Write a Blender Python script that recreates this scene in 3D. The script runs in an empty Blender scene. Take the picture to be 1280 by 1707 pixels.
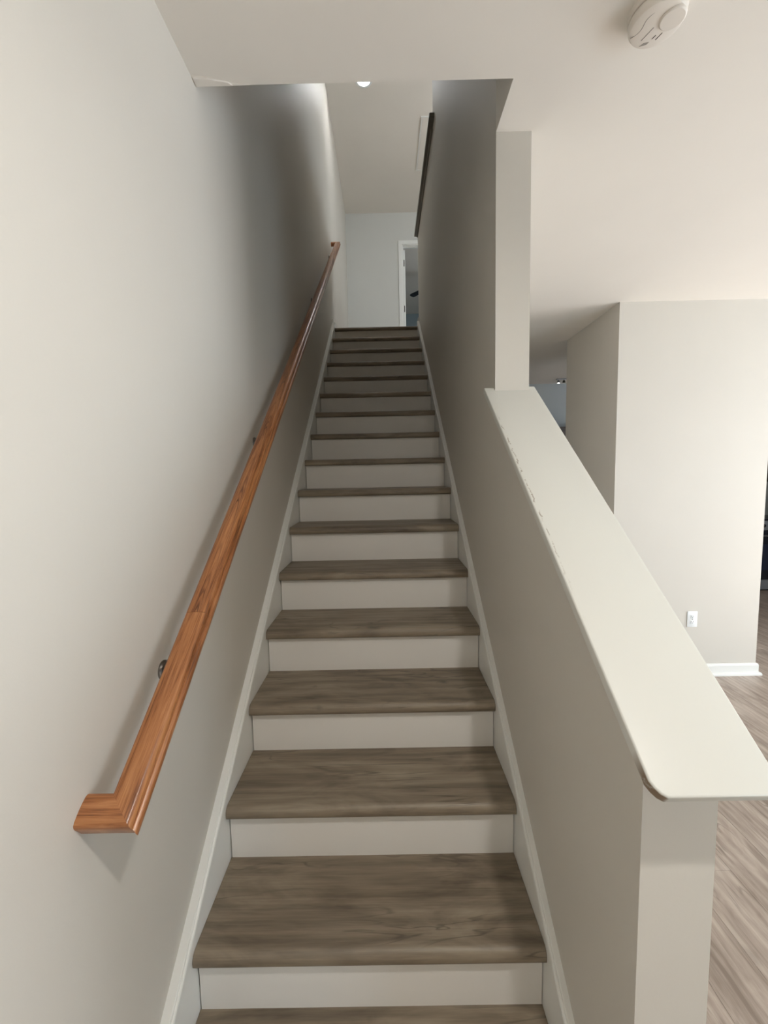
import bpy, bmesh, math, random
from mathutils import Vector, Matrix
random.seed(7)
SC = bpy.context.scene
COL = SC.collection

# ------------------------------------------------------------------ camera
F_PX, PITCH, YAW, ROLL = 708.9, 0.0908, -0.0041, 0.0205
CAM = Vector((0.0644, 0.0, 1.5826))
fw = Vector((math.sin(YAW)*math.cos(PITCH), math.cos(YAW)*math.cos(PITCH), -math.sin(PITCH)))
r0 = Vector((math.cos(YAW), -math.sin(YAW), 0)); d0 = fw.cross(r0)
rt = r0*math.cos(ROLL) + d0*math.sin(ROLL); dn = d0*math.cos(ROLL) - r0*math.sin(ROLL)
cam_data = bpy.data.cameras.new('camera'); cam = bpy.data.objects.new('camera', cam_data); COL.objects.link(cam)
cam_data.sensor_fit = 'HORIZONTAL'; cam_data.sensor_width = 36.0; cam_data.lens = 36.0*F_PX/1280
cam_data.clip_start = 0.02
M = Matrix((rt, -dn, -fw)).transposed().to_4x4(); M.translation = CAM
cam.matrix_world = M
SC.camera = cam

# ------------------------------------------------------------------ view, world, lamps of the place
SC.view_settings.view_transform = 'Standard'; SC.view_settings.look = 'None'
SC.view_settings.exposure = 0.0; SC.view_settings.gamma = 1.0
SC.view_settings.use_curve_mapping = False
SC.cycles.max_bounces = 10; SC.cycles.diffuse_bounces = 7
SC.cycles.sample_clamp_indirect = 6.0
world = bpy.data.worlds.new('world'); SC.world = world; world.use_nodes = True
wb = world.node_tree.nodes['Background']; wb.inputs[0].default_value = (0.62, 0.78, 1.0, 1); wb.inputs[1].default_value = 1.3

def area(name, loc, direction, sx, sy, power, color, spread=180):
    l = bpy.data.lights.new(name, 'AREA'); l.shape = 'RECTANGLE'; l.size = sx; l.size_y = sy
    l.energy = power; l.color = color; l.spread = math.radians(spread)
    o = bpy.data.objects.new(name, l); COL.objects.link(o); o.location = loc
    o.rotation_euler = Vector(direction).to_track_quat('-Z', 'Y').to_euler()
    return o
# daylight through the glazed door behind the camera, through the side window and through the upstairs front window
area('daylight_patio_door', (4.2, -1.86, 0.8), (-0.12, 1, 0.5), 1.9, 1.5, 76, (0.68, 0.86, 1.0))
area('daylight_side_window', (6.12, 1.35, 1.35), (-1, 0, 0), 2.9, 1.7, 165, (0.88, 0.95, 1.0))
area('daylight_upstairs_window', (2.4, 1.22, 4.65), (-0.2, 1, -0.05), 1.0, 1.1, 66, (0.82, 0.92, 1.0))
area('hall_fill_light', (3.12, 4.6, 4.55), (-1, 0.0, 0), 1.1, 1.2, 27, (0.86, 0.93, 1.0))  # unseen extra light, added to brighten the upstairs ceiling

sun = bpy.data.lights.new('sun', 'SUN'); sun.energy = 42; sun.angle = math.radians(0.6); sun.color = (0.97, 0.97, 1.0)
so = bpy.data.objects.new('sun', sun); COL.objects.link(so)
so.rotation_euler = Vector((-1, 0.10, -0.86)).to_track_quat('-Z', 'Y').to_euler()

area('bedroom_fill_light', (2.9, 8.25, 4.6), (-1, 0.1, 0), 1.0, 1.2, 22, (0.84, 0.93, 1.0))  # unseen lamp added to brighten the bedroom; no window is built there

def S(*rgb):
    f = lambda c: c/12.92 if c <= 0.04045 else ((c+0.055)/1.055)**2.4
    return tuple(f(c/255) for c in rgb) + (1.0,)

# ------------------------------------------------------------------ materials
def mat(name, color, rough=0.6, metal=0.0, spec=0.5):
    m = bpy.data.materials.new(name); m.use_nodes = True
    b = m.node_tree.nodes['Principled BSDF']
    b.inputs['Base Color'].default_value = color; b.inputs['Roughness'].default_value = rough
    b.inputs['Metallic'].default_value = metal; b.inputs['Specular IOR Level'].default_value = spec
    return m
def N(m, t, **kw):
    n = m.node_tree.nodes.new(t)
    for k, v in kw.items():
        if k in n.inputs: n.inputs[k].default_value = v
        else: setattr(n, k, v)
    return n
def L(m, a, b): m.node_tree.links.new(a, b)
def BS(m): return m.node_tree.nodes['Principled BSDF']

def paint(name, color, rough=0.55, bump=0.05, scale=220, var=0.03):
    """rolled wall paint: faint stipple and a very faint unevenness of the coat"""
    m = mat(name, color, rough, spec=0.35)
    tc = N(m, 'ShaderNodeTexCoord')
    n1 = N(m, 'ShaderNodeTexNoise', Scale=scale, Detail=2.0)
    n2 = N(m, 'ShaderNodeTexNoise', Scale=2.3, Detail=3.0)
    L(m, tc.outputs['Object'], n1.inputs['Vector']); L(m, tc.outputs['Object'], n2.inputs['Vector'])
    bp = N(m, 'ShaderNodeBump', Strength=bump, Distance=0.002)
    L(m, n1.outputs['Fac'], bp.inputs['Height']); L(m, bp.outputs['Normal'], BS(m).inputs['Normal'])
    mx = N(m, 'ShaderNodeMixRGB'); mx.blend_type = 'MIX'
    mx.inputs[1].default_value = tuple(c*(1-var) for c in color[:3]) + (1,)
    mx.inputs[2].default_value = tuple(min(1, c*(1+var)) for c in color[:3]) + (1,)
    L(m, n2.outputs['Fac'], mx.inputs[0]); L(m, mx.outputs[0], BS(m).inputs['Base Color'])
    return m

WALL = paint('greige_wall_paint', S(204, 199, 190))
CEIL = paint('ceiling_paint', S(231, 226, 218), 0.8)
TRIM = paint('white_semigloss_trim', S(228, 228, 224), 0.35, 0.03, 90, 0.015)
RISER = paint('white_riser_paint', S(230, 227, 222), 0.45, 0.03, 60, 0.02)
CAPW = paint('cap_semigloss', S(206, 206, 200), 0.42, 0.04, 120, 0.015)
UPWALL = paint('upstairs_wall_paint', S(203, 203, 198))
KITW = paint('kitchen_wall_paint', S(168, 175, 178))
BLUEW = paint('bluish_room_paint', S(150, 165, 172))

def chipped_cap():
    """painted cap board; along its stair-side edge and its worn corner the paint is chipped to raw wood"""
    m = CAPW.copy(); m.name = 'cap_chipped_edge'
    b = BS(m); src = b.inputs['Base Color'].links[0].from_socket
    tc = N(m, 'ShaderNodeTexCoord'); sp = N(m, 'ShaderNodeSeparateXYZ'); L(m, tc.outputs['Object'], sp.inputs[0])
    nz = N(m, 'ShaderNodeTexNoise', Scale=26.0, Detail=5.0, Roughness=0.7); L(m, tc.outputs['Object'], nz.inputs['Vector'])
    # x = distance from the stair-side edge (object origin on that edge), y = along the slope
    def ramp(sock, a, bb, inv=False):
        r = N(m, 'ShaderNodeMapRange'); r.inputs['From Min'].default_value = a; r.inputs['From Max'].default_value = bb
        r.inputs['To Min'].default_value = 1 if inv else 0; r.inputs['To Max'].default_value = 0 if inv else 1
        L(m, sock, r.inputs['Value']); return r.outputs['Result']
    def mul(a, c):
        q = N(m, 'ShaderNodeMath'); q.operation = 'MULTIPLY'; L(m, a, q.inputs[0]); L(m, c, q.inputs[1]); return q.outputs[0]
    wob = N(m, 'ShaderNodeMath'); wob.operation = 'MULTIPLY_ADD'; wob.inputs[1].default_value = 0.016
    nz2 = N(m, 'ShaderNodeTexNoise', Scale=60.0, Detail=3.0); L(m, tc.outputs['Object'], nz2.inputs['Vector'])
    sx = N(m, 'ShaderNodeMath'); sx.operation = 'SUBTRACT'; sx.inputs[1].default_value = 0.008; L(m, sp.outputs['X'], sx.inputs[0])
    L(m, nz2.outputs['Fac'], wob.inputs[0]); L(m, sx.outputs[0], wob.inputs[2])
    line = mul(ramp(wob.outputs[0], 0.0048, 0.006), ramp(wob.outputs[0], 0.0075, 0.0095, True))
    line = mul(line, ramp(sp.outputs['Y'], 0.35, 0.55)); line = mul(line, ramp(sp.outputs['Y'], 0.98, 1.15, True))
    line = mul(line, ramp(nz.outputs['Fac'], 0.47, 0.56))
    corner = mul(ramp(sp.outputs['X'], 0.016, 0.020, True), ramp(sp.outputs['Y'], 0.03, 0.065, True))
    corner = mul(corner, ramp(sp.outputs['Z'], -0.0045, -0.002, True))
    corner = mul(corner, ramp(nz.outputs['Fac'], 0.30, 0.42))
    m1 = N(m, 'ShaderNodeMixRGB'); m1.inputs[2].default_value = S(150, 142, 130)
    L(m, line, m1.inputs[0]); L(m, src, m1.inputs[1])
    m2 = N(m, 'ShaderNodeMixRGB'); m2.inputs[2].default_value = S(134, 116, 98)
    L(m, corner, m2.inputs[0]); L(m, m1.outputs[0], m2.inputs[1]); L(m, m2.outputs[0], b.inputs['Base Color'])
    return m
CAPM = chipped_cap()

def vinyl(name, dark, mid, light, axis, rough=0.4, bump=0.06, fine=1.0, contrast=1.0, knot=0.7):
    """wood-look vinyl: cloudy bands and fine grain along one object axis, some cathedral figure, a few knots; every piece gets its own cut"""
    m = mat(name, mid, rough)
    tc = N(m, 'ShaderNodeTexCoord'); oi = N(m, 'ShaderNodeObjectInfo')
    ad = N(m, 'ShaderNodeVectorMath'); ad.operation = 'ADD'
    sc = N(m, 'ShaderNodeVectorMath'); sc.operation = 'SCALE'; sc.inputs[0].default_value = (3.7, 5.1, 7.3)
    mu = N(m, 'ShaderNodeMath'); mu.operation = 'MULTIPLY'; mu.inputs[1].default_value = 9.0
    L(m, oi.outputs['Random'], mu.inputs[0]); L(m, mu.outputs[0], sc.inputs['Scale'])
    L(m, tc.outputs['Object'], ad.inputs[0]); L(m, sc.outputs[0], ad.inputs[1])
    def mapped(al, ac):
        mp = N(m, 'ShaderNodeMapping'); mp.inputs['Scale'].default_value = (al, ac, ac) if axis == 'X' else (ac, al, ac)
        L(m, ad.outputs[0], mp.inputs['Vector']); return mp.outputs[0]
    def noise(al, ac, detail, rough_, dist):
        n = N(m, 'ShaderNodeTexNoise', Scale=fine, Detail=detail, Roughness=rough_, Distortion=dist); L(m, mapped(al, ac), n.inputs['Vector']); return n.outputs['Fac']
    def mathn(op, a, c):
        q = N(m, 'ShaderNodeMath'); q.operation = op
        for i, v in enumerate((a, c)):
            if isinstance(v, (int, float)): q.inputs[i].default_value = v
            else: L(m, v, q.inputs[i])
        return q.outputs[0]
    cloud = noise(2.6, 11.0, 4.0, 0.62, 0.9)
    band = noise(1.3, 34.0, 4.0, 0.6, 0.7)
    grain = noise(6.0, 190.0, 5.0, 0.7, 0.3)
    wv = N(m, 'ShaderNodeTexWave', Scale=0.8*fine, Distortion=9.0, Detail=3.0); wv.inputs['Detail Scale'].default_value = 0.8
    wv.wave_type = 'RINGS'; wv.rings_direction = 'Z'
    L(m, mapped(1.6, 9.0), wv.inputs['Vector'])
    f = mathn('ADD', mathn('MULTIPLY', cloud, 0.50), mathn('MULTIPLY', band, 0.24))
    f = mathn('ADD', f, mathn('MULTIPLY', grain, 0.20)); f = mathn('ADD', f, mathn('MULTIPLY', wv.outputs['Fac'], 0.06))
    f = mathn('ADD', f, mathn('MULTIPLY', mathn('SUBTRACT', oi.outputs['Random'], 0.5), 0.05))
    cr = N(m, 'ShaderNodeValToRGB'); e = cr.color_ramp.elements
    e[0].position = 0.5 - 0.15/contrast; e[0].color = dark; e[1].position = 0.5 + 0.15/contrast; e[1].color = light
    k = e.new(0.5); k.color = mid
    L(m, f, cr.inputs[0])
    vo = N(m, 'ShaderNodeTexVoronoi', Scale=1.0)             # knots
    kd = N(m, 'ShaderNodeTexNoise', Scale=22.0, Detail=2.0); L(m, ad.outputs[0], kd.inputs['Vector'])
    kv = N(m, 'ShaderNodeVectorMath'); kv.operation = 'MULTIPLY_ADD'; kv.inputs[1].default_value = (0.25, 0.25, 0.25)
    L(m, kd.outputs['Color'], kv.inputs[0]); L(m, mapped(3.4, 8.0), kv.inputs[2]); L(m, kv.outputs[0], vo.inputs['Vector'])
    kr = N(m, 'ShaderNodeMapRange'); kr.inputs['From Min'].default_value = 0.02; kr.inputs['From Max'].default_value = 0.15
    kr.inputs['To Min'].default_value = knot; kr.inputs['To Max'].default_value = 0.0
    L(m, vo.outputs['Distance'], kr.inputs['Value'])
    mx = N(m, 'ShaderNodeMixRGB'); mx.inputs[2].default_value = tuple(c*0.5 for c in dark[:3]) + (1,)
    L(m, kr.outputs['Result'], mx.inputs[0]); L(m, cr.outputs[0], mx.inputs[1])
    ve = mathn('ABSOLUTE', mathn('SUBTRACT', noise(1.5, 13.0, 3.0, 0.5, 1.0), 0.5), 0.0)      # dark veins
    vr = N(m, 'ShaderNodeMapRange'); vr.inputs['From Min'].default_value = 0.004; vr.inputs['From Max'].default_value = 0.02
    vr.inputs['To Min'].default_value = 0.55; vr.inputs['To Max'].default_value = 0.0; L(m, ve, vr.inputs['Value'])
    mk = N(m, 'ShaderNodeMapRange'); mk.inputs['From Min'].default_value = 0.48; mk.inputs['From Max'].default_value = 0.62
    L(m, noise(3.0, 6.0, 2.0, 0.5, 0.3), mk.inputs['Value'])
    mv = N(m, 'ShaderNodeMixRGB'); mv.inputs[2].default_value = tuple(c*0.6 for c in dark[:3]) + (1,)
    L(m, mathn('MULTIPLY', vr.outputs['Result'], mk.outputs['Result']), mv.inputs[0]); L(m, mx.outputs[0], mv.inputs[1])
    L(m, mv.outputs[0], BS(m).inputs['Base Color'])
    bp = N(m, 'ShaderNodeBump', Strength=bump, Distance=0.002); L(m, grain, bp.inputs['Height']); L(m, bp.outputs['Normal'], BS(m).inputs['Normal'])
    return m
TREAD = vinyl('taupe_vinyl_tread', S(90, 79, 66), S(128, 115, 98), S(154, 142, 124), 'X', 0.46)
PLANK = vinyl('taupe_vinyl_plank', S(126, 112, 101), S(163, 149, 138), S(190, 178, 167), 'Y', 0.40, 0.05, 1.15, 1.0, 0.3)

def oak(name, cathedral):
    """orange-stained, varnished red oak; grain follows the UV map (u along, v across)"""
    m = mat(name, S(165, 100, 55), 0.28)
    uv = N(m, 'ShaderNodeUVMap'); 
    mp = N(m, 'ShaderNodeMapping'); mp.inputs['Scale'].default_value = (2.2, 55.0, 1.0); L(m, uv.outputs[0], mp.inputs['Vector'])
    st = N(m, 'ShaderNodeTexNoise', Scale=1.6, Detail=6.0, Roughness=0.65, Distortion=0.6); L(m, mp.outputs[0], st.inputs['Vector'])
    mp3 = N(m, 'ShaderNodeMapping'); mp3.inputs['Scale'].default_value = (14.0, 420.0, 1.0); L(m, uv.outputs[0], mp3.inputs['Vector'])
    po = N(m, 'ShaderNodeTexNoise', Scale=1.0, Detail=3.0, Roughness=0.7); L(m, mp3.outputs[0], po.inputs['Vector'])
    f = N(m, 'ShaderNodeMath'); f.operation = 'MULTIPLY_ADD'; f.inputs[1].default_value = 0.62
    g = N(m, 'ShaderNodeMath'); g.operation = 'MULTIPLY'; g.inputs[1].default_value = 0.38
    L(m, po.outputs['Fac'], g.inputs[0]); L(m, st.outputs['Fac'], f.inputs[0]); L(m, g.outputs[0], f.inputs[2])
    cr = N(m, 'ShaderNodeValToRGB'); e = cr.color_ramp.elements
    e[0].position = 0.36; e[0].color = S(96, 54, 28); e[1].position = 0.62; e[1].color = S(186, 130, 84)
    k = e.new(0.485); k.color = S(156, 99, 58)
    L(m, f.outputs[0], cr.inputs[0]); out = cr.outputs[0]
    if cathedral:
        sp = N(m, 'ShaderNodeSeparateXYZ'); L(m, uv.outputs[0], sp.inputs[0])
        nn = N(m, 'ShaderNodeTexNoise', Scale=1.0, Detail=3.0)
        mpn = N(m, 'ShaderNodeMapping'); mpn.inputs['Scale'].default_value = (5.0, 45.0, 1.0); L(m, uv.outputs[0], mpn.inputs['Vector']); L(m, mpn.outputs[0], nn.inputs['Vector'])
        def M2(op, a_, b_):
            q = N(m, 'ShaderNodeMath'); q.operation = op
            for i_, v_ in enumerate((a_, b_)):
                if isinstance(v_, (int, float)): q.inputs[i_].default_value = v_
                else: L(m, v_, q.inputs[i_])
            return q.outputs[0]
        # nested arches pointing up the rail: along + k * across^2
        arch = M2('ADD', sp.outputs['X'], M2('MULTIPLY', M2('MULTIPLY', sp.outputs['Y'], sp.outputs['Y']), 900.0))
        arch = M2('ADD', M2('MULTIPLY', arch, 2.3), M2('MULTIPLY', nn.outputs['Fac'], 0.22))
        fr = M2('FRACT', arch, 0.0)
        r2 = N(m, 'ShaderNodeValToRGB'); el = r2.color_ramp.elements
        el[0].position = 0.0; el[0].color = (0, 0, 0, 1); el[1].position = 1.0; el[1].color = (0, 0, 0, 1)
        for p_, c_ in ((0.03, 0.9), (0.08, 0.1), (0.12, 0.0), (0.15, 0.7), (0.20, 0.0), (0.29, 0.45), (0.34, 0.0), (0.50, 0.0), (0.54, 0.35), (0.60, 0.0)):
            k_ = el.new(p_); k_.color = (c_, c_, c_, 1)
        L(m, fr, r2.inputs[0])
        h = N(m, 'ShaderNodeMath'); h.operation = 'MULTIPLY'; h.inputs[1].default_value = 1.0; L(m, r2.outputs[0], h.inputs[0])
        mx = N(m, 'ShaderNodeMixRGB'); mx.inputs[2].default_value = S(74, 36, 18); L(m, h.outputs[0], mx.inputs[0]); L(m, out, mx.inputs[1]); out = mx.outputs[0]
    L(m, out, BS(m).inputs['Base Color'])
    bp = N(m, 'ShaderNodeBump', Strength=0.08, Distance=0.001); L(m, po.outputs['Fac'], bp.inputs['Height']); L(m, bp.outputs['Normal'], BS(m).inputs['Normal'])
    return m
OAK1 = oak('oak_straight_grain', False)
OAK2 = oak('oak_cathedral_grain', True)
NICKEL = mat('brushed_nickel', S(140, 136, 130), 0.32, 1.0)
HINGE = mat('dark_hinge_metal', S(70, 66, 62), 0.45, 1.0)
PLASTIC = mat('white_plastic', S(232, 234, 234), 0.4)
DETECT = mat('detector_plastic', S(224, 217, 208), 0.5)
SLOT = mat('dark_slot', S(70, 66, 62), 0.8)
GREYSL = mat('grey_slot', S(150, 145, 138), 0.8)
BLACK = mat('black_enamel', S(34, 37, 45), 0.22)
NAVYG = mat('dark_oven_glass', S(40, 46, 66), 0.12)
STEEL = mat('brushed_steel', S(140, 142, 146), 0.35, 0.9)
GREYP = mat('grey_panel', S(128, 134, 140), 0.4)
WALNUT = vinyl('dark_brown_cabinet_wood', S(40, 30, 24), S(54, 40, 32), S(72, 54, 42), 'Y', 0.4)
DARKCAP = mat('grey_painted_cap', S(128, 124, 116), 0.45)
def emis(name, color, strength):
    m = mat(name, color); b = BS(m); b.inputs['Emission Color'].default_value = color; b.inputs['Emission Strength'].default_value = strength
    return m
LENS = emis('lit_lamp_lens', (1.0, 0.99, 0.95, 1), 14.0)
DOMEG = emis('lit_dome_glass', (1.0, 0.95, 0.86, 1), 3.0)

# ------------------------------------------------------------------ mesh helpers
def link(name, bm, m, parent=None, smooth=False, loc=None):
    me = bpy.data.meshes.new(name)
    bmesh.ops.recalc_face_normals(bm, faces=bm.faces[:])
    bm.to_mesh(me); bm.free()
    if m: me.materials.append(m)
    if smooth:
        for p in me.polygons: p.use_smooth = True
        try: me.set_sharp_from_angle(angle=math.radians(35))
        except Exception: pass
    o = bpy.data.objects.new(name, me); COL.objects.link(o)
    if loc is not None: o.location = loc
    if parent: o.parent = parent
    return o
def tag(o, label=None, cat=None, group=None, kind=None):
    if label: o['label'] = label
    if cat: o['category'] = cat
    if group: o['group'] = group
    if kind: o['kind'] = kind
    return o
def empty(name, loc, label=None, cat=None, group=None, kind=None):
    o = bpy.data.objects.new(name, None); COL.objects.link(o); o.location = loc; o.empty_display_size = 0.1
    return tag(o, label, cat, group, kind)
def box(bm, x0, x1, y0, y1, z0, z1, bev=0.0, seg=2):
    vs = [bm.verts.new((x, y, z)) for x in (x0, x1) for y in (y0, y1) for z in (z0, z1)]
    fs = [bm.faces.new([vs[i] for i in q]) for q in ((0,1,3,2),(4,6,7,5),(0,4,5,1),(2,3,7,6),(0,2,6,4),(1,5,7,3))]
    if bev:
        es = list({e for f in fs for e in f.edges})
        bmesh.ops.bevel(bm, geom=es, offset=bev, segments=seg, affect='EDGES', profile=0.5)
def bmbox(*a, **k):
    bm = bmesh.new(); box(bm, *a, **k); return bm
def prism(bm, pts, axis, a, b):
    """extrude a polygon of 2-D points along an axis: axis X -> pts are (y,z); Y -> (x,z); Z -> (x,y)"""
    def P(p, t): return {'X': (t, p[0], p[1]), 'Y': (p[0], t, p[1]), 'Z': (p[0], p[1], t)}[axis]
    A = [bm.verts.new(P(p, a)) for p in pts]; B = [bm.verts.new(P(p, b)) for p in pts]
    n = len(pts)
    bm.faces.new(A); bm.faces.new(B[::-1])
    for i in range(n): bm.faces.new((A[i], A[(i+1) % n], B[(i+1) % n], B[i]))
def bmprism(*a):
    bm = bmesh.new(); prism(bm, *a); return bm
def lathe(bm, prof, n=32, c=(0, 0, 0), axis='Z'):
    rings = []
    for r, h in prof:
        ring = []
        for i in range(n):
            a = 2*math.pi*i/n
            p = {'Z': (r*math.cos(a), r*math.sin(a), h), 'X': (h, r*math.cos(a), r*math.sin(a)), 'Y': (r*math.cos(a), h, r*math.sin(a))}[axis]
            ring.append(bm.verts.new(Vector(p) + Vector(c)))
        rings.append(ring)
    for A, B in zip(rings, rings[1:]):
        for i in range(n): bm.faces.new((A[i], A[(i+1) % n], B[(i+1) % n], B[i]))
    bm.faces.new(rings[0]); bm.faces.new(rings[-1][::-1])
def tube(bm, pts, r, n=10):
    pts = [Vector(p) for p in pts]; rings = []
    for i, p in enumerate(pts):
        t = (pts[min(i+1, len(pts)-1)] - pts[max(i-1, 0)]).normalized()
        a = t.orthogonal().normalized() if i == 0 else (ref - t*ref.dot(t)).normalized()
        ref = a; b = t.cross(a)
        rings.append([bm.verts.new(p + (a*math.cos(2*math.pi*k/n) + b*math.sin(2*math.pi*k/n))*r) for k in range(n)])
    for A, B in zip(rings, rings[1:]):
        for i in range(n): bm.faces.new((A[i], A[(i+1) % n], B[(i+1) % n], B[i]))
    bm.faces.new(rings[0][::-1]); bm.faces.new(rings[-1])

# ------------------------------------------------------------------ key measures (metres, floor at 0)
Y0, RUN, RISE = 0.7156, 0.2538, 0.1865       # front of the nosing of tread 0, going and rise
ZB0, THK = 0.1481, 0.0383                    # underside of nosing 0, tread thickness
DEP = 0.2804; OVER = DEP - RUN               # tread depth, nosing overhang
SL = RISE/RUN; TH = math.atan(SL); CT, ST = math.cos(TH), math.sin(TH)
XL, XR = -0.480, 0.473                       # faces of the two stairwell walls
XO = 0.596                                   # room side of the half wall
ZC = 2.7526                                  # ceiling of the room
ZF2 = ZB0 + THK + 16*RISE                    # upstairs floor
ZC2 = 5.683                                  # upstairs ceiling
YB2 = 7.13                                   # back wall upstairs
YK = 5.94                                    # kitchen wall
YBACK, XE = -1.7, 6.0
YO = 1.388                                   # near edge of the stair opening
YP = 1.588                                   # front of the full-height wall
def nose(y): return ZB0 + (y - Y0)*SL        # line through the undersides of the nosings

# ------------------------------------------------------------------ structure
def struct(name, bm, m, parent=None, smooth=False):
    o = link(name, bm, m, parent, smooth)
    if not parent: o['kind'] = 'structure'
    return o
struct('floor', bmbox(XL-0.12, XE+0.1, YBACK-0.1, YK+0.1, -0.12, -0.004), mat('subfloor_underlay', S(90, 80, 70), 0.9))
floor = bpy.data.objects['floor']
struct('wall_left', bmbox(XL-0.12, XL, YBACK-0.1, 11.6, 0, ZC2), WALL)
bm = bmesh.new()
box(bm, XL, XE, YBACK-0.1, YO, ZC, ZF2-0.012)
box(bm, XR, XO, YO, YP, ZC, ZF2-0.012)
box(bm, XO, XE, YO, 11.5, ZC, ZF2-0.012)
box(bm, XL, XR, 4.80, 4.88, ZC, ZF2-0.012)
box(bm, XL, XO, 4.88, 11.5, ZC, ZF2-0.012)
ceiling = struct('ceiling', bm, CEIL)
# right stair wall: sloped half wall, full-height part (its end reads as the post) and knee wall upstairs
CAPT = 0.022
hw = lambda y: nose(y) + 1.0858 - CAPT/CT
YKN, YKE, ZKN = 3.43, 4.88, 4.15
pts = [(0.648, 0), (YKE, 0), (YKE, ZKN), (YKN, ZKN), (YKN, ZC2), (YO, ZC2), (YO, ZF2), (YP, ZF2), (YP, hw(YP)), (0.648, hw(0.648))]
# split into convex pieces so the faces stay clean
bm = bmesh.new()
prism(bm, [(0.648, 0), (YP, 0), (YP, hw(YP)), (0.648, hw(0.648))], 'X', XR, XO)
prism(bm, [(YP, 0), (YKN, 0), (YKN, ZC2), (YP, ZC2)], 'X', XR, XO)
prism(bm, [(YO-0.11, ZF2), (YP, ZF2), (YP, ZC2), (YO-0.11, ZC2)], 'X', XR, XO)
prism(bm, [(YKN, 0), (YKE, 0), (YKE, ZKN), (YKN, ZKN)], 'X', XR, XO)
wall_right = struct('wall_right', bm, WALL)
# sloped cap board of the half wall (local frame: x across from the stair-side edge, y along the slope, z normal)
bm = bmesh.new()
yf = 0.560; s_end = (YP - yf)/CT
w = 0.187
poly = [(0.0, 0.022), (0.004, 0.013), (0.010, 0.005), (0.018, 0.0), (w, 0.0), (w, s_end+0.026), (XO-0.437, s_end+0.026), (XO-0.437, s_end), (XR-0.437, s_end), (XR-0.437, s_end+0.022), (0.0, s_end+0.022)]
prism(bm, poly, 'Z', -CAPT, 0.0)
tops = [e for e in bm.edges if abs(e.verts[0].co.z - e.verts[1].co.z) < 1e-6 and not (e.verts[0].co.y > s_end-0.001 and e.verts[1].co.y > s_end-0.001)]
bmesh.ops.bevel(bm, geom=tops, offset=0.0035, segments=3, affect='EDGES', profile=0.5)
cap = struct('wall_cap', bm, CAPM, wall_right, True)
cap.location = (0.437, yf, nose(yf) + 1.0858); cap.rotation_euler = (TH, 0, 0)
cap['label'] = 'smooth white sloped cap board with chipped left edge and rounded worn corner'
# thin moulding strip under the stair-side edge of the cap
bm = bmesh.new(); prism(bm, [(0.652, hw(0.652)), (YP+0.02, hw(YP+0.02)), (YP+0.02, hw(YP+0.02)-0.024), (0.652, hw(0.652)-0.024)], 'X', XR-0.016, XR)
bmesh.ops.bevel(bm, geom=[e for e in bm.edges if e.calc_length() > 0.5], offset=0.003, segments=2, affect='EDGES')
struct('cap_moulding', bm, WALL, wall_right)
# dark cap of the knee wall upstairs
struct('knee_wall_cap', bmbox(0.437, 0.632, 3.33, YKE+0.03, ZKN, ZKN+0.03, bev=0.006), DARKCAP, wall_right, True)
bm = bmesh.new(); box(bm, XR-0.014, XR, YKN, YKE, ZKN-0.022, ZKN, bev=0.003)
struct('cap_moulding', bm, DARKCAP, wall_right)
# wall closing the space under the landing, walls of the room
struct('wall_under_landing', bmbox(XL, XR, 4.80, 4.88, 0, ZC), WALL)
bm = bmesh.new()                                             # back wall of the room with the glazed-door opening x 3.2..5.4
box(bm, XL, 3.2, YBACK-0.12, YBACK, 0, ZC); box(bm, 5.4, XE, YBACK-0.12, YBACK, 0, ZC); box(bm, 3.2, 5.4, YBACK-0.12, YBACK, 2.12, ZC)
struct('wall_back', bm, WALL)
bm = bmesh.new()                                             # side wall with the window opening y -0.1..2.8, z 0.5..2.2
box(bm, XE, XE+0.12, YBACK-0.12, -0.1, 0, ZC); box(bm, XE, XE+0.12, 2.8, YK+0.1, 0, ZC)
box(bm, XE, XE+0.12, -0.1, 2.8, 0, 0.5); box(bm, XE, XE+0.12, -0.1, 2.8, 2.2, ZC)
struct('wall_east', bm, WALL)
struct('wall_kitchen', bmbox(XL, XE+0.12, YK, YK+0.1, 0, ZC), KITW)
struct('wall_light_blocker', bmbox(4.7, XE, 3.128, 3.24, 0, ZC), WALL)  # unseen wall, added to keep the side window's light out of the kitchen
# block of wall standing in the room, with its skirting
BX0, BX1, BY0, BY1 = 1.747, 2.857, 3.128, 4.0
struct('wall_block', bmbox(BX0, BX1, BY0, BY1, 0, ZC), WALL)
def skirting(name, x0, x1, y0, y1):
    """baseboard with a rounded top and shoe moulding, mitred round the block"""
    prof = [(0, 0), (0.030, 0), (0.030, 0.012), (0.026, 0.020), (0.014, 0.023), (0.014, 0.074), (0.011, 0.084), (0.005, 0.089), (0, 0.089)]
    bm = bmesh.new(); n = len(prof); loops = []
    for cx, cy, sx, sy in ((x0, y1, -1, 1), (x0, y0, -1, -1), (x1, y0, 1, -1), (x1, y1, 1, 1)):
        loops.append([bm.verts.new((cx + sx*u, cy + sy*u, z)) for u, z in prof])
    for k in range(4):
        A, B = loops[k], loops[(k+1) % 4]
        for i in range(n-1): bm.faces.new((A[i], A[i+1], B[i+1], B[i]))
    return struct(name, bm, TRIM)
skirting('baseboard_block', BX0, BX1, BY0, BY1)
bm = bmesh.new(); box(bm, XO, XO+0.014, 0.648, YKE, 0, 0.089, bev=0.004)
struct('baseboard_right', bm, TRIM)
bm = bmesh.new(); box(bm, XO+0.2, 4.47, YK-0.014, YK, 0, 0.089, bev=0.004)
struct('baseboard_kitchen', bm, TRIM)
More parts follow.
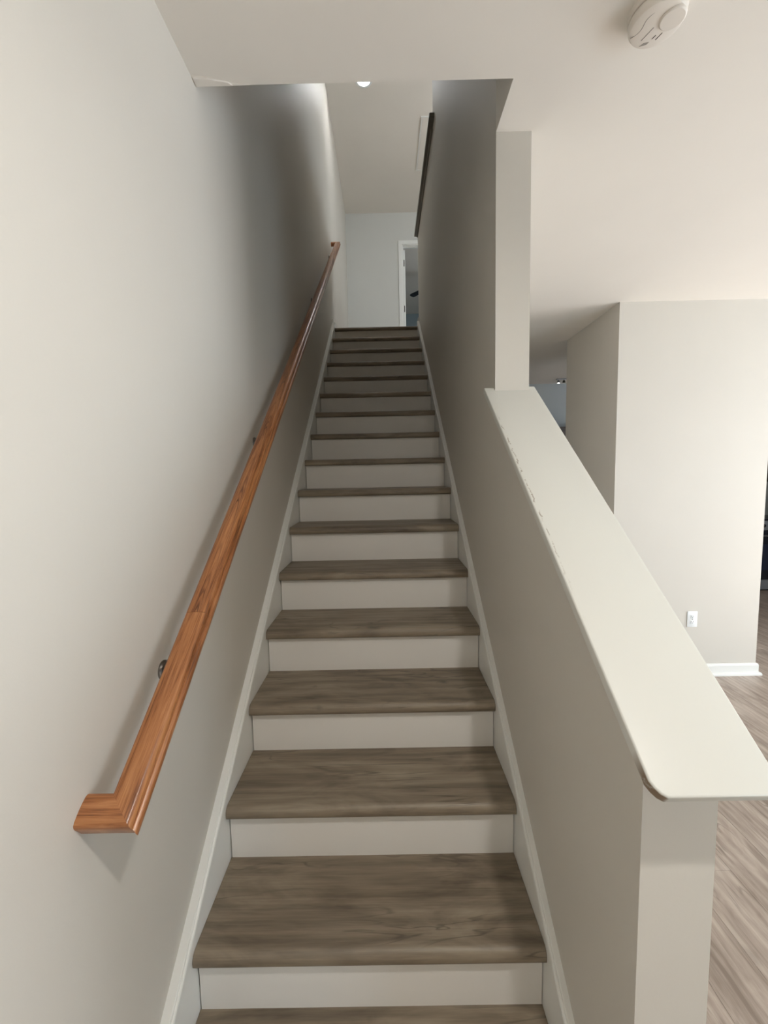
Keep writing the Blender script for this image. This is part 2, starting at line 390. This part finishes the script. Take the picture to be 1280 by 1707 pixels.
# upstairs shell
bm = bmesh.new(); box(bm, XL, XR, 4.83, YB2, ZF2-0.012, ZF2); box(bm, XO, 3.0, 1.388, 11.5, ZF2-0.012, ZF2); box(bm, XR, XO, YKE+0.0, YB2, ZF2-0.012, ZF2)
box(bm, XL, XO, YB2, 11.5, ZF2-0.012, ZF2)
struct('floor_upstairs', bm, TREAD)
struct('ceiling_upstairs', bmbox(XL-0.12, 3.12, 1.27, 11.6, ZC2, ZC2+0.1), CEIL)
DX0, DX1, DZ = 0.400, 1.16, ZF2 + 2.035                     # doorway in the upstairs back wall
bm = bmesh.new(); box(bm, XL, DX0, YB2, YB2+0.11, ZF2, ZC2); box(bm, DX1, 3.0, YB2, YB2+0.11, ZF2, ZC2); box(bm, DX0, DX1, YB2, YB2+0.11, DZ, ZC2)
struct('wall_back_upstairs', bm, UPWALL)
bm = bmesh.new(); box(bm, 3.0, 3.12, 1.27, 4.05, ZF2, ZC2); box(bm, 3.0, 3.12, 5.15, 11.6, ZF2, ZC2)
box(bm, 3.0, 3.12, 4.05, 5.15, ZF2, 3.95); box(bm, 3.0, 3.12, 4.05, 5.15, 5.15, ZC2)
struct('wall_east_upstairs', bm, UPWALL)
bm = bmesh.new()                                             # upstairs front wall with a window opening x 1.9..2.9
box(bm, XL, 1.9, 1.27, YO, ZF2-0.012, ZC2); box(bm, 2.9, 3.0, 1.27, YO, ZF2-0.012, ZC2)
box(bm, 1.9, 2.9, 1.27, YO, ZF2-0.012, 4.1); box(bm, 1.9, 2.9, 1.27, YO, 5.2, ZC2)
struct('wall_front_upstairs', bm, WALL)
struct('wall_far_bedroom', bmbox(XL, 3.0, 11.45, 11.55, ZF2, ZC2), BLUEW)
# windows that let the daylight in (outside the frame)
def window(name, axis, c, a0, a1, z0, z1, mull):
    o = empty(name, (0, 0, 0), kind='structure')
    t = 0.05
    def seg(n, p0, p1, q0, q1):
        if axis == 'x': bm = bmbox(c-0.03, c+0.03, p0, p1, q0, q1, bev=0.004)
        else: bm = bmbox(p0, p1, c-0.03, c+0.03, q0, q1, bev=0.004)
        link(n, bm, TRIM, o)
    seg('sill', a0, a1, z0, z0+t); seg('head', a0, a1, z1-t, z1); seg('side_frame', a0, a0+t, z0+t, z1-t); seg('side_frame', a1-t, a1, z0+t, z1-t)
    for f in mull: p = a0 + (a1-a0)*f; seg('mullion', p-t/2, p+t/2, z0+t, z1-t)
window('window_1', 'x', XE+0.06, -0.1, 2.8, 0.5, 2.2, (0.333, 0.667))
window('window_2', 'y', YBACK-0.06, 3.2, 5.4, 0.0, 2.12, (0.5,))
window('window_3', 'y', 1.33, 1.9, 2.9, 4.1, 5.2, (0.5,))
window('window_4_added', 'x', 3.06, 4.05, 5.15, 3.95, 5.15, (0.5,))  # unseen window, added to go with the hall fill light

# floor planks of the room, one by one (running away from the camera)
PW, PL, GAP = 0.181, 1.22, 0.0005
bm = bmesh.new(); box(bm, GAP/2, PW-GAP/2, GAP/2, PL-GAP/2, -0.0041, 0.0)
bmesh.ops.bevel(bm, geom=[e for e in bm.edges if min(v.co.z for v in e.verts) > -0.001], offset=0.0007, segments=1, affect='EDGES')
bmesh.ops.recalc_face_normals(bm, faces=bm.faces[:])
pm = bpy.data.meshes.new('plank'); bm.to_mesh(pm); bm.free(); pm.materials.append(PLANK)
x = XO - 1.6*PW; k = 0; NPL = 0
OFFS = [0.0, 0.41, 0.83, 0.22, 0.63]
while x < 5.05:
    y = -0.9 - OFFS[k % 5]
    while y < YK - 0.1:
        inside_stair = (x < XO and y + PL > 0.64)
        seen = (y + PL > 0.1) and (x > XO - 0.01) and (x < 3.2 or y > 1.6) and y + 0.05 < YK-PL+1.0
        if seen and not inside_stair:
            o = bpy.data.objects.new('plank', pm); COL.objects.link(o); o.location = (x, y, 0); o.parent = floor; NPL += 1
        y += PL
    x += PW; k += 1
# plain continuation of the same flooring outside the view
bm = bmesh.new(); box(bm, XL, XE, YBACK, -0.9, -0.004, -0.0012); box(bm, XL, XO, -0.9, 0.71, -0.004, -0.0012)
box(bm, XO, XE, -0.9, 0.2, -0.004, -0.0014); box(bm, XO, XE, 0.2, YK, -0.0042, -0.0030)
struct('floor_border', bm, PLANK, floor)

# ------------------------------------------------------------------ staircase
stair = empty('staircase', (0, Y0, 0), 'straight staircase with taupe wood-look treads and white risers between two walls', 'staircase')
def stair_part(name, bm, m, loc=(0, 0, 0), smooth=False):
    o = link(name, bm, m, stair, smooth); o.location = Vector(loc) - Vector((0, Y0, 0)); return o
def tread_mesh(depth, hw_=0.4492):
    bm = bmesh.new(); r = 0.0215; pts = []
    pts += [(depth, THK), ]
    for i in range(7):                                       # round over the upper front edge
        a = math.pi/2 + (math.pi/2)*i/6
        pts.append((r + r*math.cos(a)*1.0, THK - r + r*math.sin(a)))
    for i in range(4):
        a = math.pi + (math.pi/2)*i/3
        pts.append((0.009 + 0.009*math.cos(a), 0.009 + 0.009*math.sin(a)))
    pts.append((depth, 0.0))
    prism(bm, pts, 'X', -hw_, hw_)
    return bm
bm = tread_mesh(DEP); bmesh.ops.recalc_face_normals(bm, faces=bm.faces[:])
tm = bpy.data.meshes.new('tread'); bm.to_mesh(tm); bm.free(); tm.materials.append(TREAD)
for p in tm.polygons: p.use_smooth = True
tm.set_sharp_from_angle(angle=math.radians(40))
bm = bmbox(-0.4465, 0.4478, 0, 0.012, 0, RISE-THK)
bmesh.ops.recalc_face_normals(bm, faces=bm.faces[:])
rm = bpy.data.meshes.new('riser'); bm.to_mesh(rm); bm.free(); rm.materials.append(RISER)
for n in range(16):
    o = bpy.data.objects.new('tread', tm); COL.objects.link(o); o.parent = stair; o.location = (0, n*RUN, ZB0 + n*RISE)
for n in range(17):
    o = bpy.data.objects.new('riser', rm); COL.objects.link(o); o.parent = stair; o.location = (0, n*RUN + OVER, ZB0 + n*RISE - (RISE-THK))
stair_part('landing_nosing', tread_mesh(0.115), TREAD, (0, Y0+16*RUN, ZB0+16*RISE), True)
# skirt boards: face board plus moulded top edge
def skirt(x_wall, sgn, th):
    off = 0.066; y0, y1 = 0.36, 4.84
    top = lambda y: nose(y) + off
    bm = bmesh.new()
    prof = [(0, 0.0), (th-0.009, 0.0), (th-0.0075, -0.0012), (th-0.007, -0.0035), (th-0.0055, -0.0028), (th-0.002, -0.004), (th, -0.008), (th, -0.32)]
    n = len(prof)
    def ring(y, plumb=True):
        out = []
        for u, v in prof:
            z = top(y) + v/CT
            out.append(bm.verts.new((x_wall + sgn*u, y, max(z, 0.0))))
        out.append(bm.verts.new((x_wall, y, max(top(y) - 0.32/CT, 0.0))))
        return out
    ys = [y0] + [y0 + (y1-y0)*i/20 for i in range(1, 20)] + [y1]
    rings = [ring(y) for y in ys]
    for A, B in zip(rings, rings[1:]):
        for i in range(len(A)): bm.faces.new((A[i], A[(i+1) % len(A)], B[(i+1) % len(A)], B[i]))
    bm.faces.new(rings[0]); bm.faces.new(rings[-1][::-1])
    # plumb-cut block where the board meets the upstairs skirting
    box(bm, min(x_wall, x_wall+sgn*0.013), max(x_wall, x_wall+sgn*0.013), y1-0.012, y1+0.035, top(y1)-0.15, top(y1)+0.03, bev=0.003)
    return bm
stair_part('skirt_board', skirt(XL, 1, 0.030), TRIM)
stair_part('skirt_board', skirt(XR, -1, 0.023), TRIM)

# ------------------------------------------------------------------ handrail on the left wall
XC = -0.409; HR = 0.880
SA, SB = 0.690, 4.945                                        # y of the centre line at the two returns
def HP(u, s, v, x=None):
    """u across, s along the slope (given as y), v above the top plane"""
    y = s; z = nose(y) + HR
    return Vector((XC + u if x is None else x, y - v*ST, z + v*CT))
def half_profile():
    h = [(0.0, 0.0005), (0.010, 0.0), (0.019, -0.0012), (0.0238, -0.0036), (0.0262, -0.0075), (0.0266, -0.0105), (0.0245, -0.0145), (0.0235, -0.019), (0.0240, -0.0215), (0.0272, -0.0225), (0.0300, -0.0245), (0.0310, -0.0275), (0.0308, -0.034), (0.0290, -0.0385), (0.0255, -0.041), (0.012, -0.041)]
    return h + [(-u, v) for u, v in h[:0:-1]]
HPROF = half_profile()
RPROF = [(0.0, 0.0005), (0.010, 0.0), (0.019, -0.0012), (0.0238, -0.0036), (0.0262, -0.0075), (0.0270, -0.0125), (0.0268, -0.036), (0.0250, -0.0395), (0.012, -0.041)]
RPROF = RPROF + [(-u, v) for u, v in RPROF[:0:-1]]
def sweep(ends, uvfun, PR=HPROF):
    """ends: two functions (u,v)->point; faces carry UV = metres along / around"""
    bm = bmesh.new(); uvl = bm.loops.layers.uv.new('UVMap')
    A = [bm.verts.new(ends[0](u, v)) for u, v in PR]; B = [bm.verts.new(ends[1](u, v)) for u, v in PR]
    n = len(PR)
    for i in range(n):
        j = (i+1) % n; f = bm.faces.new((A[i], A[j], B[j], B[i]))
        for lp, (vi, e) in zip(f.loops, ((i, 0), (j, 0), (j, 1), (i, 1))):
            lp[uvl].uv = uvfun(lp.vert.co, PR[vi])
    for cap_ in (A, B[::-1]):
        f = bm.faces.new(cap_)
        for lp in f.loops: lp[uvl].uv = (lp.vert.co.z*3, lp.vert.co.x)
    return bm
rail_root = empty('handrail', HP(0, SA, -0.06), 'varnished orange oak handrail sloping up the left wall with mitred returns', 'handrail')
def rpart(name, bm, m, smooth=True):
    o = link(name, bm, m, rail_root, smooth); o.location = -rail_root.location; return o
uv_rail = lambda co, p: (co.y/CT, p[0] + (0.02 if p[1] < -0.03 else 0))
SJ = 1.02
rpart('rail_section', sweep((lambda u, v: HP(u, SA - u*CT, v), lambda u, v: HP(u, SJ, v)), uv_rail), OAK1)
rpart('rail_section', sweep((lambda u, v: HP(u, SJ+0.0006, v), lambda u, v: HP(u, SB + u*CT, v)), uv_rail), OAK2)
uv_ret = lambda co, p: (co.x*0.8 + 3.3, p[0] + 0.5)
rpart('return_piece', sweep((lambda u, v: HP(0, SA - u*CT, v, XL), lambda u, v: HP(u, SA - u*CT, v)), uv_ret, RPROF), OAK1)
rpart('return_piece', sweep((lambda u, v: HP(0, SB + u*CT, v, XL), lambda u, v: HP(u, SB + u*CT, v)), uv_ret, RPROF), OAK1)
for yb in (0.985, 1.80, 3.44, 4.70):
    root = link('bracket', bmesh.new(), NICKEL, rail_root)
    bm = bmesh.new()
    zc = nose(yb) + HR - 0.104
    lathe(bm, [(0.023, 0.0), (0.023, 0.003), (0.020, 0.007), (0.010, 0.009)], 24, (XL, yb, zc), 'X')
    e = HP(0, yb - 0.02, -0.041)
    tube(bm, [(XL+0.006, yb, zc), (XL+0.030, yb, zc-0.004), (XL+0.055, yb, zc+0.006), (XC, yb, e.z-0.02+0.02), (XC, yb-0.004, nose(yb)+HR-0.047)], 0.0065, 10)
    bpy.data.objects.remove(root)
    rpart('bracket', bm, NICKEL)

# ------------------------------------------------------------------ smoke detector on the ceiling
dx, dy = 0.786, 1.203
det = empty('smoke_detector', (dx, dy, ZC), 'round white smoke detector on the ceiling at upper right', 'smoke detector')
bm = bmesh.new(); lathe(bm, [(0.0675, 0.0), (0.0680, -0.012), (0.0655, -0.0155), (0.058, -0.016)], 48)
link('base_plate', bm, DETECT, det, True)
bm = bmesh.new(); lathe(bm, [(0.0600, -0.0155), (0.0640, -0.0185), (0.0660, -0.023), (0.0650, -0.032), (0.061, -0.039), (0.050, -0.0425), (0.0, -0.0435)][:-1] + [(0.004, -0.0435)], 64)
link('cover', bm, DETECT, det, True)
def arc(bm, r, a0, a1, z, wd, n=14, wob=0.0):
    pts = []
    for i in range(n+1):
        a = math.radians(a0 + (a1-a0)*i/n); rr = r + wob*math.sin(math.pi*2*i/n)
        pts.append((rr*math.cos(a), rr*math.sin(a), z))
    tube(bm, pts, wd, 6)
bm = bmesh.new(); tube(bm, [(-0.045+0.085*t*0.62, 0.048-0.096*t+0.012*math.sin(t*6.28), -0.0432) for t in []] + [(-0.052+0.03*t+0.006*math.sin(t*6.28), 0.030-0.070*t, -0.0415-0.0012*math.sin(t*3.14)) for t in [i/14 for i in range(14)]], 0.0010, 6)
link('seam', bm, GREYSL, det)
for a, b2 in (((-0.020, 0.034), (-0.008, 0.000)), ((0.006, 0.030), (0.010, 0.020)), ((0.017, 0.032), (0.023, 0.014))):
    bm = bmesh.new(); tube(bm, [(a[0], a[1], -0.0429), (b2[0], b2[1], -0.0431)], 0.0011, 6); link('vent_slot', bm, SLOT if a[0] > 0 else GREYSL, det)
bm = bmesh.new(); prism(bm, [(-0.016, 0.050), (0.000, 0.045), (0.003, 0.038), (-0.010, 0.041)], 'Z', -0.0432, -0.040); link('indicator', bm, GREYSL, det)
bm = bmesh.new(); lathe(bm, [(0.030, -0.040), (0.030, -0.0452), (0.027, -0.0475), (0.010, -0.0480)], 40, (0.026, -0.022, 0)); link('test_button', bm, DETECT, det, True)
# small nail in the ceiling and flaking plaster at the corner of the opening
bm = bmesh.new(); lathe(bm, [(0.0022, 0.0), (0.0022, -0.003), (0.003, -0.0035), (0.003, -0.0045)], 10, (-0.035, 1.10, ZC)); 
o = link('ceiling_nail', bm, SLOT); tag(o, 'tiny dark nail in the ceiling in front of the stair opening', 'nail')
bm = bmesh.new(); prism(bm, [(XL, YO-0.034), (XL+0.045, YO-0.031), (XL+0.10, YO-0.010), (XL+0.16, YO), (XL, YO)], 'Z', ZC-0.005, ZC)
bmesh.ops.bevel(bm, geom=[e for e in bm.edges if max(v.co.z for v in e.verts) < ZC-0.001], offset=0.004, segments=2, affect='EDGES')
struct('plaster_patch', bm, CEIL, ceiling)

# ceiling lamp above the camera (out of the frame), the light on the lower steps
lx, ly = 0.56, -0.15
cl = empty('ceiling_light', (lx, ly, ZC), 'flush glass ceiling lamp above the foot of the stairs', 'ceiling light')
bm = bmesh.new(); lathe(bm, [(0.16, 0.0), (0.16, -0.018), (0.15, -0.022)], 40); link('lamp_base', bm, NICKEL, cl, True)
bm = bmesh.new(); lathe(bm, [(0.145, -0.018), (0.143, -0.032), (0.125, -0.055), (0.08, -0.072), (0.01, -0.078)], 40); link('lamp_shade', bm, DOMEG, cl, True)
ll = bpy.data.lights.new('ceiling_lamp_bulb', 'AREA'); ll.shape = 'DISK'; ll.size = 0.075; ll.energy = 17; ll.spread = math.radians(165); ll.color = (1.0, 0.97, 0.92)
lo = bpy.data.objects.new('ceiling_lamp_bulb', ll); COL.objects.link(lo); lo.location = (lx, ly, ZC-0.085)

# ------------------------------------------------------------------ wall outlet on the white block
out = empty('wall_outlet', (2.357, BY0, 0.440), 'white duplex wall outlet low on the bright wall block', 'outlet')
link('cover_plate', bmbox(-0.038, 0.038, -0.006, 0, -0.060, 0.060, bev=0.003), PLASTIC, out, True)
for dz in (0.0205, -0.0205):
    rc = link('receptacle', bmbox(-0.0165, 0.0165, -0.0085, -0.004, dz-0.0145, dz+0.0145, bev=0.003), PLASTIC, out, True)
    for sx in (-0.0065, 0.0065): link('slot', bmbox(sx-0.0012, sx+0.0012, -0.0089, -0.0060, dz-0.001, dz+0.008), SLOT, rc)
    bm = bmesh.new(); lathe(bm, [(0.0025, -0.0089), (0.0025, -0.0060)], 10, (0, 0, dz-0.0075), 'Y'); link('ground_hole', bm, SLOT, rc)
bm = bmesh.new(); lathe(bm, [(0.003, -0.0075), (0.003, -0.005)], 10, (0, 0, 0), 'Y'); link('screw', bm, NICKEL, out)

# ------------------------------------------------------------------ upstairs: recessed lamp, hatch, door, bedroom
ux, uy = -0.076, 4.84
dl = empty('recessed_light', (ux, uy, ZC2), 'lit round recessed lamp in the upstairs ceiling above the stairs', 'ceiling light')
bm = bmesh.new()
for prof in ([(0.092, 0.0), (0.092, -0.003), (0.084, -0.006), (0.068, -0.004), (0.068, -0.001)],): lathe(bm, prof, 40)
link('trim_ring', bm, PLASTIC, dl, True)
bm = bmesh.new(); lathe(bm, [(0.067, -0.003), (0.062, -0.006), (0.02, -0.008)], 40); link('lens', bm, LENS, dl, True)
l2 = bpy.data.lights.new('recessed_lamp_bulb', 'AREA'); l2.shape = 'DISK'; l2.size = 0.13; l2.energy = 4.8; l2.color = (0.95, 0.98, 1.0)
lo = bpy.data.objects.new('recessed_lamp_bulb', l2); COL.objects.link(lo); lo.location = (ux, uy, ZC2-0.016)
hat = empty('attic_hatch', (0.845, 5.75, ZC2), 'white framed attic hatch in the upstairs ceiling beside the knee wall', 'hatch')
link('hatch_panel', bmbox(-0.26, 0.26, -0.42, 0.42, -0.006, 0), CEIL, hat)
for a in ((-0.280, -0.262, -0.44, 0.44), (0.262, 0.280, -0.44, 0.44), (-0.262, 0.262, -0.44, -0.42), (-0.262, 0.262, 0.42, 0.44)):
    link('frame_strip', bmbox(*a, -0.008, 0, bev=0.002), TRIM, hat)
door = empty('door_1', (DX0, YB2, ZF2), kind='structure')
def dpart(name, bm, m, par=None):
    o = link(name, bm, m, par or door)
    if par is None: o.location = (-DX0, -YB2, -ZF2)
    return o
CW = 0.058
dpart('casing', bmbox(DX0-CW+0.006, DX0+0.006, YB2-0.016, YB2, ZF2, DZ+CW-0.006, bev=0.004), TRIM)
dpart('casing', bmbox(DX1-0.006, DX1+CW-0.006, YB2-0.016, YB2, ZF2, DZ+CW-0.006, bev=0.004), TRIM)
dpart('casing', bmbox(DX0+0.006, DX1-0.006, YB2-0.016, YB2, DZ-0.006, DZ+CW-0.006, bev=0.004), TRIM)
bm = bmesh.new(); box(bm, DX0, DX0+0.018, YB2, YB2+0.11, ZF2, DZ); box(bm, DX1-0.018, DX1, YB2, YB2+0.11, ZF2, DZ); box(bm, DX0+0.018, DX1-0.018, YB2, YB2+0.11, DZ-0.018, DZ)
box(bm, DX0+0.018, DX0+0.030, YB2+0.035, YB2+0.072, ZF2, DZ-0.018); box(bm, DX0+0.030, DX1-0.03, YB2+0.035, YB2+0.072, DZ-0.030, DZ-0.018)
dpart('jamb', bm, TRIM)
# leaf opened into the bedroom, hinged on the left jamb
leaf = empty('door_leaf', (0, 0, 0)); leaf.parent = door
leaf.location = (0.028, 0.112, 0.012); leaf.rotation_euler = (0, 0, math.radians(93))
link('leaf_panel', bmbox(0.0, 0.72, -0.035, 0.0, 0, 1.995, bev=0.003), TRIM, leaf)
for z0, z1 in ((0.22, 0.95), (1.10, 1.85)):
    link('raised_field', bmbox(0.12, 0.60, -0.040, -0.034, z0, z1, bev=0.002), TRIM, leaf)
for hz in (0.28, 1.085, 1.80):
    bm = bmesh.new(); box(bm, DX0+0.030, DX0+0.048, YB2+0.108, YB2+0.112, ZF2+hz-0.05, ZF2+hz+0.05); lathe(bm, [(0.008, ZF2+hz-0.051), (0.008, ZF2+hz+0.051)], 10, (DX0+0.030, YB2+0.104, 0))
    dpart('hinge', bm, HINGE)
# ceiling fan of the bedroom, one blade tip seen through the doorway
fan = empty('ceiling_fan', (1.07, 9.03, ZC2), 'dark ceiling fan in the room behind the upstairs doorway, one blade tip in view', 'fan')
bm = bmesh.new(); lathe(bm, [(0.07, 0.0), (0.068, -0.02), (0.03, -0.05)], 24); link('canopy', bm, BLACK, fan, True)
bm = bmesh.new(); lathe(bm, [(0.012, -0.04), (0.012, -0.20)], 12); link('down_rod', bm, BLACK, fan, True)
bm = bmesh.new(); lathe(bm, [(0.03, -0.19), (0.09, -0.22), (0.10, -0.27), (0.10, -0.33), (0.06, -0.37), (0.02, -0.38)], 28); link('motor_housing', bm, BLACK, fan, True)
for k in range(3):
    bm = bmesh.new()
    prism(bm, [(0.17, -0.045), (0.55, -0.062), (0.585, -0.045), (0.60, 0.0), (0.585, 0.045), (0.55, 0.062), (0.17, 0.045)], 'Z', -0.004, 0.004)
    bm.transform(Matrix.Rotation(math.radians(12), 4, 'X'))
    bl = link('blade', bm, BLACK, fan); bl.location = (0, 0, -0.335); bl.rotation_euler = (0, 0, math.radians(128.5 + 120*k))
    bm = bmesh.new(); box(bm, 0.085, 0.22, -0.018, 0.018, 0.0, 0.009, bev=0.002); link('blade_arm', bm, HINGE, bl)

# ------------------------------------------------------------------ kitchen glimpsed past the block
rg = empty('kitchen_range', (4.86, YK-0.33, 0), 'dark kitchen range with grey control panel at far right edge', 'range')
W2 = 0.38
link('body', bmbox(-W2, W2, -0.30, 0.32, 0.0, 0.895, bev=0.004), BLACK, rg)
link('cooktop', bmbox(-W2, W2, -0.31, 0.32, 0.895, 0.912, bev=0.004), BLACK, rg)
link('control_panel', bmbox(-W2, W2, -0.325, -0.29, 0.775, 0.893, bev=0.006), GREYP, rg)
for i in range(4):
    bm = bmesh.new(); lathe(bm, [(0.022, -0.325), (0.020, -0.350)], 18, (-0.27+0.18*i, 0, 0.835), 'Y'); link('knob', bm, BLACK, rg, True)
dr2 = link('oven_door', bmbox(-W2+0.004, W2-0.004, -0.328, -0.30, 0.150, 0.765, bev=0.005), BLACK, rg)
link('oven_glass', bmbox(-0.27, 0.27, -0.331, -0.326, 0.27, 0.60, bev=0.001), NAVYG, dr2)
bm = bmesh.new(); tube(bm, [(-0.35, -0.375, 0.715), (0.35, -0.375, 0.715)], 0.011, 12)
for sx in (-0.33, 0.33): tube(bm, [(sx, -0.325, 0.715), (sx, -0.375, 0.715)], 0.008, 8)
link('handle', bm, STEEL, dr2, True)
link('warming_drawer', bmbox(-W2+0.004, W2-0.004, -0.326, -0.30, 0.02, 0.142, bev=0.005), GREYP, rg)
link('backguard', bmbox(-W2, W2, 0.25, 0.32, 0.912, 1.12, bev=0.004), BLACK, rg)
def wall_cab(x0, x1, label, n):
    c = empty('wall_cabinet', ((x0+x1)/2, YK-0.17, 1.37), label, 'cabinet', 'dark wall cabinets in the kitchen')
    h = (x1-x0)/2
    link('body', bmbox(-h, h, -0.145, 0.168, 0, 0.77), WALNUT, c)
    for i in range(n):
        a = -h + 2*h*i/n; b = -h + 2*h*(i+1)/n
        d = link('door', bmbox(a+0.002, b-0.002, -0.166, -0.146, 0.004, 0.766, bev=0.003), WALNUT, c)
        link('door_panel', bmbox(a+0.06, b-0.06, -0.170, -0.165, 0.065, 0.705, bev=0.002), WALNUT, d)
        bm = bmesh.new(); tube(bm, [(b-0.03, -0.19, 0.06), (b-0.03, -0.19, 0.18)], 0.005, 8); tube(bm, [(b-0.03, -0.166, 0.07), (b-0.03, -0.19, 0.07)], 0.004, 6); tube(bm, [(b-0.03, -0.166, 0.17), (b-0.03, -0.19, 0.17)], 0.004, 6)
        link('handle', bm, STEEL, d)
wall_cab(4.48, 5.24, 'dark brown wall cabinet above the range at far right edge', 2)
wall_cab(1.90, 2.70, 'dark wall cabinet just visible between the half wall and the wall block', 2)
# small ceiling spotlight bar glimpsed past the half wall
tl = empty('spotlight_bar', (2.36, 5.63, ZC), 'small ceiling spotlight bar with one lit bulb left of the wall block', 'ceiling light')
link('bar', bmbox(-0.06, 0.14, -0.015, 0.015, -0.016, 0, bev=0.003), STEEL, tl)
for i, dxx in enumerate((-0.03, 0.04, 0.11)):
    bm = bmesh.new(); lathe(bm, [(0.007, -0.016), (0.007, -0.024), (0.016, -0.030), (0.018, -0.055)], 18, (dxx, 0, 0)); sp = link('spot_head', bm, HINGE if i else STEEL, tl, True)
    bm = bmesh.new(); lathe(bm, [(0.015, -0.0552), (0.006, -0.060)], 16, (dxx, 0, 0)); link('bulb', bm, LENS if i == 0 else PLASTIC, sp, True)
